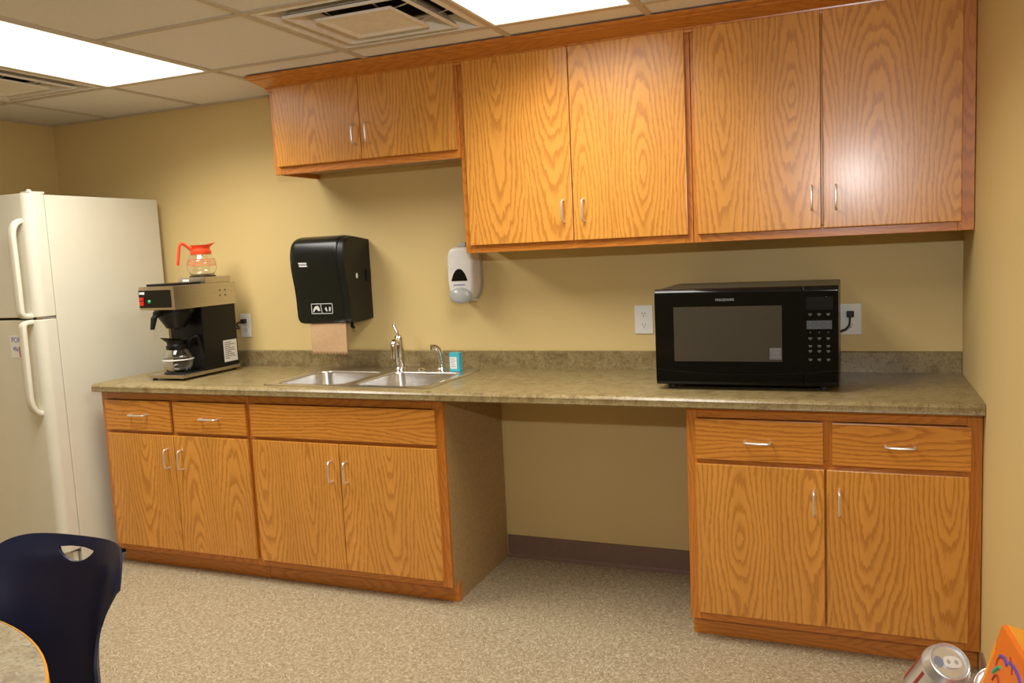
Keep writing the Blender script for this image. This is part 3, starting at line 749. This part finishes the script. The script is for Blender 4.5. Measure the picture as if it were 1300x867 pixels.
# jagged-edged sheet hanging out of the slot
m = MB(); nx, nz = 44, 10; x0, x1 = -2.836, -2.634
g = [[None]*(nz+1) for _ in range(nx+1)]
for i in range(nx+1):
    for j in range(nz+1):
        x = x0+(x1-x0)*i/nx; z = 1.160-.158*j/nz
        if j == nz: z += .0035*((i % 4) - 1.5)+.003*mnoise.noise((x*40, 0, 0))
        y = -.190-.004*math.sin(3.0*j/nz)+.0016*math.sin(x*24+j*.5)
        g[i][j] = m.bm.verts.new((x, y, z))
for i in range(nx):
    for j in range(nz): m.bm.faces.new((g[i][j], g[i+1][j], g[i+1][j+1], g[i][j+1]))
so = m.build('paper_sheet', KRAFT, td, angle=80)
md = so.modifiers.new('thick', 'SOLIDIFY'); md.thickness = .0006
# pictogram label on the cover: two framed pictures, hand and sheet
ly = -.2085
pg = MB()
lx0, lx1, lz0, lz1 = -2.812, -2.690, 1.199, 1.249
for a, b, c, d in ((lx0, lx1, lz0, lz0+.003), (lx0, lx1, lz1-.003, lz1), (lx0, lx0+.003, lz0, lz1), (lx1-.003, lx1, lz0, lz1)): pg.box(a, b, ly-.0015, ly+.004, c, d)
mx = (lx0+lx1)/2-.004
pg.prism([(mx-.005, lz1), (mx-.002, lz1), (mx+.006, lz0), (mx+.003, lz0)], 'y', ly-.0015, ly+.003)
pc_ = MB().prism([(lx0+.008, lz0+.008), (lx0+.012, lz0+.024), (lx0+.022, lz0+.036), (lx0+.036, lz0+.040), (lx0+.046, lz0+.030), (lx0+.050, lz0+.014), (lx0+.038, lz0+.014), (lx0+.030, lz0+.024), (lx0+.020, lz0+.018), (lx0+.014, lz0+.008)], 'y', ly-.0014, ly+.003)
pc_.prism([(lx1-.045, lz0+.026), (lx1-.038, lz0+.012), (lx1-.030, lz0+.012), (lx1-.036, lz0+.034)], 'y', ly-.0014, ly+.003)
pc_.prism([(lx1-.010, lz0+.030), (lx1-.014, lz0+.012), (lx1-.022, lz0+.012), (lx1-.020, lz0+.034)], 'y', ly-.0014, ly+.003)
lbp = MB().box(lx0, lx1, ly-.0006, ly+.004, lz0, lz1).build('label_plate', BLACK_SATIN, td, smooth=False)
pg.build('label_border', PRINT_LIGHT, lbp, smooth=False); pc_.build('hand_pictogram', PRINT_LIGHT, lbp, smooth=False)
lg = MB()
for k, (a, b) in enumerate(((0, .052), (.003, .054))):
    z = 1.448-k*.012
    lg.prism([(-2.848+a, z), (-2.848+b*.9, z-.001), (-2.846+b*.9, z-.009), (-2.845+a, z-.008)], 'y', -.2405, -.2345)
lg.build('maker_badge', PRINT_LIGHT, td, smooth=False)

# ------------------------------------------------------------------ soap dispenser
sd = thing('soap_dispenser', (-2.05, -.001, 1.235), 'pale grey push soap dispenser on the wall beside tall middle cabinet', 'soap dispenser')
QX0, QX1 = -2.126, -1.985; qc = (QX0+QX1)/2
def sloop(y, k, kz, dz=0):
    zb, zt = 1.238, 1.490; zc = (zb+zt)/2
    P = []
    n = 40
    for q in range(n):
        a = 2*PI*q/n; ca, sa = math.cos(a), math.sin(a)
        e = .42 if sa > 0 else .62
        wx = (QX1-QX0)/2*(1.0-.10*max(0, -sa)**2)
        P.append((qc+wx*k*math.copysign(abs(ca)**.5, ca), y, zc+dz+(zt-zb)/2*kz*math.copysign(abs(sa)**e, sa)))
    return P
MB().loft([sloop(-.002, .98, 1.0), sloop(-.03, 1.0, 1.0), sloop(-.034, .97, .985)]).build('backplate', SOAP_SIDE, sd, angle=50)
MB().loft([sloop(-.034, .96, .98), sloop(-.080, .955, .975), sloop(-.094, .94, .965), sloop(-.103, .90, .945), sloop(-.108, .82, .90), sloop(-.110, .70, .82)]).build('cover', SOAP_GREY, sd, angle=55)
def arch(w, h, x, z, n=10): return [(x-w, z)]+[(x-w*math.cos(PI*k/n)*(.96), z+.3*h+.7*h*math.sin(PI*k/n)) if 0 < k < n else (x+(-w if k == 0 else w)*.94, z+.25*h) for k in range(n+1)]+[(x+w, z)]
MB().prism([(qc-.042, 1.331), (qc+.036, 1.331), (qc+.037, 1.336), (qc+.026, 1.364), (qc+.015, 1.379), (qc+.004, 1.386), (qc-.010, 1.386), (qc-.021, 1.379), (qc-.032, 1.364), (qc-.043, 1.336)], 'y', -.1115, -.1085).build('level_window', BLACK_PANEL, sd, smooth=False)
MB().lathe([(.058, 0), (.057, .006), (.050, .014), (.034, .021), (.015, .024), (0, .0245)], n=36, M=Matrix.Translation((qc-.003, -.104, 1.264)) @ Matrix.Rotation(PI/2, 4, 'X') @ Matrix.Diagonal((1, .66, 1, 1))).build('push_button', SOAP_PUSH, sd)
MB().box(qc-.022, qc+.016, -.07, -.02, 1.487, 1.508, .005).build('top_catch', SOAP_SIDE, sd)
MB().tube([(qc+.03, -.06, 1.242), (qc+.055, -.05, 1.240)], .006, 8, 1).build('nozzle', SOAP_SIDE, sd)
m = MB().tube([(qc-.034+.0035*k, -.1105, 1.313+.0035*(1 if k % 2 else -1)*(1.4 if k == 0 else .8)) for k in range(18)], .0011, 6, 3)
m.build('blue_script', PRINT_BLUE, sd)

# ------------------------------------------------------------------ outlets
def outlet(x, z, w, label):
    t = thing('wall_outlet', (x, -.001, z-.06), label, 'outlet', 'white wall outlets')
    MB().box(x-w/2, x+w/2, -.007, -.001, z-.062, z+.062, .0025).build('cover_plate', WHITE_PL, t)
    for dz in (-.024, .024):
        r = MB().loft([rr2(x, z+dz, .017, .0145, -.006), rr2(x, z+dz, .017, .0145, -.0085), rr2(x, z+dz, .0155, .013, -.009)]).build('receptacle', WHITE_PL, t)
        sl = MB().box(x-.0075, x-.005, -.0094, -.0088, z+dz-.001, z+dz+.008).box(x+.005, x+.0075, -.0094, -.0088, z+dz-.001, z+dz+.007)
        sl.lathe([(.0028, 0), (.0028, .0006)], n=10, M=Matrix.Translation((x, -.0088, z+dz-.007)) @ Matrix.Rotation(PI/2, 4, 'X'))
        sl.build('slot', LABEL_T, r, smooth=False)
    MB().lathe([(.003, 0), (.002, .001)], n=10, M=Matrix.Translation((x, -.007, z)) @ Matrix.Rotation(PI/2, 4, 'X')).build('screw', WHITE_PL, t)
    return t
def rr2(x, z, w, h, y, n=24):
    return [(x+w*math.copysign(abs(math.cos(2*PI*k/n))**.5, math.cos(2*PI*k/n)), y, z+h*math.copysign(abs(math.sin(2*PI*k/n))**.6, math.sin(2*PI*k/n))) for k in range(n)]
outlet(-3.386, 1.128, .066, 'white wall outlet behind the coffee maker with a black plug')
outlet(-1.230, 1.133, .080, 'white empty wall outlet at the left side of the microwave')
outlet(-.395, 1.124, .080, 'white wall outlet at the right side of the microwave, cord plugged in')

# ------------------------------------------------------------------ microwave
MX0, MX1, MY0, MY1, MZ0, MZ1 = -1.071, -.430, -.500, -.050, .934, 1.288
mw = thing('microwave', ((MX0+MX1)/2, -.27, ZT), 'black countertop microwave oven on the right half of the counter', 'microwave')
MB().box(MX0+.004, MX1-.002, -.462, MY1, MZ0+.006, MZ1-.001, .004).build('casing', MW_TOP, mw)
for x in (MX0+.05, MX1-.05):
    for y in (-.44, -.09): MB().lathe([(.016, 0), (.018, .003), (.016, .0265)], (x, y, ZT), 16).build('foot', RUBBER, mw)
XS = -.5475
def mwfront(x0, x1):
    pf = [(-.462, MZ0), (-.490, MZ0), (-.497, MZ0+.008), (MY0, MZ0+.02), (MY0, MZ1-.018), (-.4985, MZ1-.011), (-.4945, MZ1-.005), (-.489, MZ1-.001), (-.482, MZ1+.001), (-.462, MZ1+.001)]
    return MB().prism(pf, 'x', x0, x1, .003, 2)
dr = mwfront(MX0, XS-.001).build('door', BLACK_GLOSS, mw, angle=40)
cp = mwfront(XS+.001, MX1).build('control_panel', BLACK_GLOSS, mw, angle=40)
MB().box(-1.000, -.617, MY0-.0016, MY0-.0003, 1.022, 1.223).build('window', MW_WIN, dr, smooth=False)
def lip(x0, x1, f, par):
    n = 24; top = [(x0+(x1-x0)*k/n, f(x0+(x1-x0)*k/n)) for k in range(n+1)]
    MB().prism([(x0, MZ0+.012)]+[(x1, MZ0+.012)]+top[::-1], 'y', MY0-.004, MY0+.002, .002, 2).build('lower_lip', BLACK_GLOSS, par, angle=25)
fl = lambda x: .976+.019*((x+.75)/.32)**2
lip(MX0+.002, XS-.002, fl, dr); lip(XS+.002, MX1-.002, fl, cp)
text_mesh('brand_lettering', 'FRIGIDAIRE', .0125, PRINT_GREY, dr, at_front(-.8135, MY0-.0004, 1.2465), .0004, 1.05)
# sticker inside the window corner
st = MB().box(-.660, -.620, MY0-.0022, MY0-.0015, 1.030, 1.072).build('sticker', STICKER, dr, smooth=False)
MB().box(-.654, -.626, MY0-.0028, MY0-.0022, 1.036, 1.041).box(-.650, -.624, MY0-.0028, MY0-.0022, 1.050, 1.057).box(-.656, -.624, MY0-.0028, MY0-.0022, 1.064, 1.067).build('sticker_print', LABEL_T, st, smooth=False)
MB().box(-.535, -.448, MY0-.0012, MY0-.0003, 1.205, 1.250).build('display', BLACK_PANEL, cp, smooth=False)
MB().box(-.535, -.452, MY0-.0012, MY0-.0003, 1.138, 1.168).build('keypad_block', KEY_BLOCK, cp, smooth=False)
rows = [(1.191, 3, 1), (1.162, 3, 2), (1.144, 3, 2), (1.126, 3, 2), (1.107, 3, 1), (1.080, 3, 1), (1.062, 3, 1), (1.032, 3, 1)]
for z, n, kind in rows:
    for k in range(n):
        x = -.523+.0295*k
        w = .0060 if kind == 1 else .0018
        m = MB().box(x-w, x+w, MY0-.0018, MY0-.0008, z-.0014, z+.0014)
        if kind == 1: m.box(x-w*.7, x+w*.7, MY0-.0018, MY0-.0008, z-.0056, z-.0036)
        m.build('key', PRINT_KEY, cp, smooth=False)
MB().lathe([(.004, 0), (.004, .001)], n=12, M=Matrix.Translation((-.470, MY0-.0002, 1.247)) @ Matrix.Rotation(PI/2, 4, 'X')).build('indicator', PRINT_GREY, cp)
MB().tube([(MX1-.02, -.051, 1.07), (MX1+.005, -.040, 1.083), (-.412, -.034, 1.088), (-.400, -.034, 1.105), (-.397, -.030, 1.135)], .0042, 10, 6).build('power_cord', RUBBER, mw)
MB().box(-.410, -.382, -.032, -.0092, 1.135, 1.158, .003).build('plug', RUBBER, mw)

# ------------------------------------------------------------------ round table and chairs
TC = (-2.177, -3.159); TR = .731; TZ = .74
tb = thing('round_table', (TC[0], TC[1], 0), 'round laminate table with yellow edge band in the lower left corner', 'table')
MB().lathe([(0, TZ-.030), (TR-.004, TZ-.030), (TR-.004, TZ-.0005), (TR-.010, TZ), (0, TZ)], (TC[0], TC[1], 0), 96, caps=False).build('tabletop', LAM_TABLE, tb)
MB().lathe([(TR-.004, TZ-.033), (TR, TZ-.031), (TR+.001, TZ-.016), (TR, TZ-.002), (TR-.005, TZ+.0004), (TR-.004, TZ-.033)], (TC[0], TC[1], 0), 96, caps=False).build('edge_band', EDGE_Y, tb)
MB().lathe([(.04, .05), (.04, .69), (.16, .70), (.16, .7095), (0, .7095)], (TC[0], TC[1], 0), 32).build('pedestal', BLACK_SATIN, tb)
for k in range(4):
    a = PI/4+PI/2*k; c, s = math.cos(a), math.sin(a)
    MB().tube([(TC[0]+.03*c, TC[1]+.03*s, .06), (TC[0]+.2*c, TC[1]+.2*s, .05), (TC[0]+.36*c, TC[1]+.36*s, .022)], lambda t: .028-.008*t, 12, 5).build('foot', BLACK_SATIN, tb)

def make_chair(loc, rz, label):
    """one-piece moulded shell on tube legs; local frame: sitter faces -y, back at y=0"""
    t = thing('stacking_chair', loc, label, 'chair', 'navy stacking chairs', (0, 0, rz))
    W = world(t)
    ns, nb = 40, 56
    def halfw(z):            # outline of the backrest
        if z > .74: 
            q = min(1, (z-.74)/.085); return .212*(1-.0*q)
        return .212-.018*math.sin(PI*min(1, max(0, (.74-z)/.26)))
    m = MB(); grid = []
    path = []                # centre line: back from top to seat front, (y,z)
    for k in range(nb+1):
        u = k/nb
        if u < .55:
            z = .822-.372*(u/.55); y = -.012-.105*((.822-z)/.372)**1.25*1.0+.0
        elif u < .66:
            a = (u-.55)/.11; y = -.117-.055*a; z = .45-.028*math.sin(a*PI/2)
        else:
            a = (u-.66)/.34; y = -.172-.33*a; z = .422+.014*math.sin(a*PI)-.0+.012*a-.03*max(0, a-.8)**1*2
        path.append((y, z, u))
    for i in range(ns+1):
        s = -1+2*i/ns; row = []
        for (y, z, u) in path:
            back = u < .60
            if back:
                hw = .234-.046*math.sin(PI*min(1, u/.5))
                # rounded top corners
                drop = .078*abs(s)**7-.016*s*s
                zz = z-drop*max(0, 1-u/.22)
                yy = y-(.062*s*s+.055*s**4)*(1-.75*u)
                lipk = max(0, abs(s)-.86)/.14; lipt = max(0, 1-u/.075)
                roll = max(lipk**1.5, lipt**1.6*1.5)
                fade = 1 if u < .2 else max(0, 1-(u-.2)/.14)
                yy += .015*roll*(fade if lipk > lipt else 1)
                row.append(m.bm.verts.new(W @ Vector((s*hw, yy, zz))))
            else:
                a = (u-.60)/.40; hw = .196+.028*math.sin(PI*min(1, a*1.1)*.5)-.02*max(0, a-.85)/.15
                yy = y-.024*s*s*max(0, 1-a*2)
                zz = z+.016*s*s*(1-a)+.012*max(0, abs(s)-.8)
                row.append(m.bm.verts.new(W @ Vector((s*hw, yy, zz))))
        grid.append(row)
    for i in range(ns):
        for j in range(nb): m.bm.faces.new((grid[i][j], grid[i+1][j], grid[i+1][j+1], grid[i][j+1]))
    sh = m.build('shell', NAVY, t, angle=60)
    md = sh.modifiers.new('thick', 'SOLIDIFY'); md.thickness = .0065; md.offset = 0
    dg = bpy.context.evaluated_depsgraph_get(); dg.update()
    me = bpy.data.meshes.new_from_object(sh.evaluated_get(dg)); sh.modifiers.clear(); sh.data = me
    # hand hole: flat top, rounded bottom
    hole = [(-.056, .800)]+[(-.058+.116*k/14, .797-.026*math.sin(PI*k/14)**.75) for k in range(0, 15)]+[(.056, .800), (.02, .803), (-.02, .803)]
    cm_ = MB().prism(hole, 'y', -.15, .1)
    bmesh.ops.transform(cm_.bm, matrix=W, verts=cm_.bm.verts)
    cut(sh, cm_); sh.data.shade_smooth(); sh.data.set_sharp_from_angle(angle=math.radians(50))
    for sx in (-1, 1):
        for fy, top in ((-.12, -.20), (-.47, -.42)):
            pts = [(sx*.165, top, .410), (sx*.185, (top*2+fy)/3, .385), (sx*.215, fy, .18), (sx*.235, fy+(.06 if fy > -.3 else -.02), .006)]
            lg = MB().tube([tuple(W @ Vector(p)) for p in pts], .011, 12, 6).build('leg', CHROME, t)
            p = W @ Vector(pts[-1])
            MB().lathe([(.013, 0), (.014, .004), (.013, .022)], (p.x, p.y, 0), 12).build('foot_cap', RUBBER, lg)
    return t
CH = make_chair((-2.112, -2.175, 0), 0.0, 'navy plastic stacking chair with hand hole, behind the round table')

# ------------------------------------------------------------------ waste bin with cans and a carton by the right wall
bx0, bx1, by0, by1, bz = -.345, -.028, -2.66, -2.22, .70
bn = thing('waste_bin', ((bx0+bx1)/2, (by0+by1)/2, 0), 'grey waste bin with clear liner in the lower right corner by the wall', 'waste bin')
def br(k, z, r=.05): return rrect((bx0+bx1)/2-(bx1-bx0)/2*k, (bx0+bx1)/2+(bx1-bx0)/2*k, (by0+by1)/2-(by1-by0)/2*k, (by0+by1)/2+(by1-by0)/2*k, z, r)
MB().loft([br(.80, 0), br(.97, bz-.02), br(1.0, bz-.018), br(1.0, bz), br(.95, bz), br(.93, bz-.03), br(.76, .012)]).build('bin', BIN, bn, angle=50)
m = MB(); n = 36
bcx, bcy = (bx0+bx1)/2, (by0+by1)/2
G = []
for i in range(n+1):
    row = []
    for j in range(n+1):
        a, b = -1+2*i/n, -1+2*j/n
        x = bcx+a*(bx1-bx0)/2*.90; y = bcy+b*(by1-by0)/2*.90
        h = bz-.030+.055*(1-a**4)*(1-b**4)
        h += .028*mnoise.noise((x*16, y*16, 2))*(1-a**4)*(1-b**4)+.010*abs(mnoise.noise((x*50, y*50, 5)))
        row.append(m.bm.verts.new((x, y, h)))
    G.append(row)
for i in range(n):
    for j in range(n): m.bm.faces.new((G[i][j], G[i+1][j], G[i+1][j+1], G[i][j+1]))
m.build('liner', LINER, bn, angle=80)

def can(lid, axis, roll, label, stripe):
    """axis points from the lid into the can"""
    z = -Vector(axis).normalized()
    x = Vector((0, 0, 1)).cross(z).normalized() if abs(z.z) < .99 else Vector((1, 0, 0)); y = z.cross(x)
    M = Matrix.Translation(lid) @ Matrix(((x.x, y.x, z.x, 0), (x.y, y.y, z.y, 0), (x.z, y.z, z.z, 0), (0, 0, 0, 1))) @ Matrix.Rotation(roll, 4, 'Z')
    t = thing('soda_can', tuple(M @ Vector((0, 0, -.122))), label, 'can', 'empty soda cans in the bin')
    MB().lathe([(0, -.112), (.020, -.114), (.0235, -.121), (.026, -.121), (.0315, -.108), (.033, -.100), (.033, -.018), (.0325, -.014), (.0275, -.0035), (.0265, -.001)], n=40, M=M, caps=False).build('body', CAN_AL, t, angle=50)
    MB().lathe([(.0262, -.002), (.0275, -.001), (.0275, .0008), (.0262, .0014), (.0250, .0005), (.0240, -.004), (.0225, -.0045), (.0215, -.0030), (0, -.0028)], n=40, M=M, caps=False).build('lid', CAN_AL, t, angle=50)
    # pour opening, pull tab with its two openings
    def blob(pts, z0, z1):
        m = MB(); m.loft([[tuple(M @ Vector((px, py, zz))) for px, py in pts] for zz in (z0, z1)]); return m
    mouth = [(-.0145+.0065*math.cos(2*PI*k/20), .0085*math.sin(2*PI*k/20)) for k in range(20)]
    blob(mouth, -.0030, -.0024).build('pour_opening', CAN_DK, t, smooth=False)
    tab = [(.0040+.0125*math.copysign(abs(math.cos(2*PI*k/28))**.75, math.cos(2*PI*k/28)), .0088*math.copysign(abs(math.sin(2*PI*k/28))**.75, math.sin(2*PI*k/28))) for k in range(28)]
    tb_ = blob(tab, -.0016, -.0004).build('pull_tab', CAN_TAB, t, angle=30)
    for cx in (-.0015, .0095):
        blob([(cx+.0028*math.cos(2*PI*k/14), .0034*math.sin(2*PI*k/14)) for k in range(14)], -.0005, -.0001).build('tab_hole', CAN_HOLE, tb_, smooth=False)
    # coloured stripes round part of the wall
    for a0, a1 in stripe:
        L = []
        for k in range(9):
            a = a0+(a1-a0)*k/8
            L.append([tuple(M @ Vector((r*math.cos(a), r*math.sin(a), zz))) for r, zz in ((.0331, -.098), (.0334, -.098), (.0334, -.022), (.0331, -.022))])
        MB().loft(L).build('printed_stripe', CAN_RED, t)
    return t
can((-.252, -2.302, .848), (-.261, .577, -.772), -.15, 'opened silver soda can with red stripes leaning on top of the bin', ((2.2, 2.75), (3.35, 3.5), (4.6, 4.9)))
can((-.190, -2.262, .800), (.35, .60, -.62), .6, 'silver soda can behind the leaning can, against the orange carton', ((.2, .6),))
# orange snack carton, leaning
e1 = Vector((-.29, -.057, -.955)).normalized(); e2 = Vector((.955, .061, -.29)); e2 = (e2-e1*e2.dot(e1)).normalized(); e3 = e1.cross(e2)
if e3.y > 0: e3 = -e3
P0 = Vector((-.199, -2.379, .948)); h, wd, dp = .235, .150, .21
def bx(a, b, c): return P0+e2*a+e3*b+e1*c
cb = thing('snack_carton', tuple(bx(wd/2, dp/2, h)), 'bright orange printed snack carton tilted in the bin beside right wall', 'carton')
t = bmesh.new(); bmesh.ops.create_cube(t, size=1)
for v in t.verts: v.co = bx((v.co.x+.5)*wd, (v.co.y+.5)*dp, (v.co.z+.5)*h)
bmesh.ops.recalc_face_normals(t, faces=t.faces)
bmesh.ops.bevel(t, geom=t.edges[:], offset=.004, segments=2, profile=.5, affect='EDGES')
MB().add(t).build('box', CARTON_O, cb)
m = MB(); m.loft([[tuple(bx(a, b, c)) for a, b in ((.006, .004), (wd-.006, .004), (wd-.006, dp-.004), (.006, dp-.004))] for c in (.0005, -.0012)]).build('lit_top_flap', CARTON_Y, cb, smooth=False)  # lighter orange than the sides: light from above put into the colour
# printed curls on the side turned to the room (the a=0 face)
def curl(pts, mat, r=.0016):
    m = MB(); m.tube([tuple(bx(-.0002, b, c)) for b, c in pts], r, 6, 5)
    m.build('printed_curl', mat, cb)
curl([(.037, .031), (.045, .0285), (.056, .027), (.068, .029)], PURPLE_P, .0024)
curl([(.072, .023), (.088, .021), (.106, .021), (.126, .025), (.150, .040)], PURPLE_P, .0022)
curl([(.039, .030), (.033, .037), (.034, .046)], DKRED_P, .0013)
curl([(.034, .056), (.040, .048), (.050, .041)], GREEN_P, .0026)
curl([(.040, .064), (.043, .056), (.052, .0525), (.062, .056), (.070, .066)], DKRED_P, .0015)
curl([(.068, .018), (.080, .021), (.092, .030)], DKRED_P, .0011)
MB().loft([[tuple(bx(a, b, c)) for b, c in ((.004, .026), (.005, h-.006), (.017, h-.006), (.012, .040))] for a in (-.0004, .0006)]).build('amber_border', CARTON_Y, cb, smooth=False)

# ------------------------------------------------------------------ camera, light
fl_ = bpy.data.lights.new('camera_flash', 'SPOT'); fl_.energy = 78; fl_.color = (.93, .96, 1.0); fl_.shadow_soft_size = .03
fl_.spot_size = math.radians(120); fl_.spot_blend = .7
fo = bpy.data.objects.new('camera_flash', fl_); COL.objects.link(fo); fo.location = (-.39, -3.62, 1.86)
fo.rotation_euler = Vector((-.38, .92, -.10)).to_track_quat('-Z', 'Y').to_euler()
r_ = Vector((0.92509912, 0.37673855, -0.04753618)); u_ = Vector((0.0024542, 0.11925099, 0.99286111)); f_ = Vector((-0.3797178, 0.9186116, -0.10939439))
cam = bpy.data.cameras.new('camera'); co = bpy.data.objects.new('camera', cam); COL.objects.link(co)
co.matrix_world = Matrix(((r_.x, u_.x, -f_.x, -0.37511401), (r_.y, u_.y, -f_.y, -3.58734182), (r_.z, u_.z, -f_.z, 1.46492566), (0, 0, 0, 1)))
cam.sensor_width = 36; cam.lens = 1064.065/1300*36; cam.clip_start = .05
S.camera = co
w = bpy.data.worlds.new('world'); S.world = w; w.use_nodes = True
w.node_tree.nodes['Background'].inputs[0].default_value = (.5, .45, .38, 1)
w.node_tree.nodes['Background'].inputs[1].default_value = .05
vs = S.view_settings; vs.view_transform = 'Standard'; vs.look = 'None'; vs.gamma = 1; vs.use_curve_mapping = False
vs.exposure = 0.12
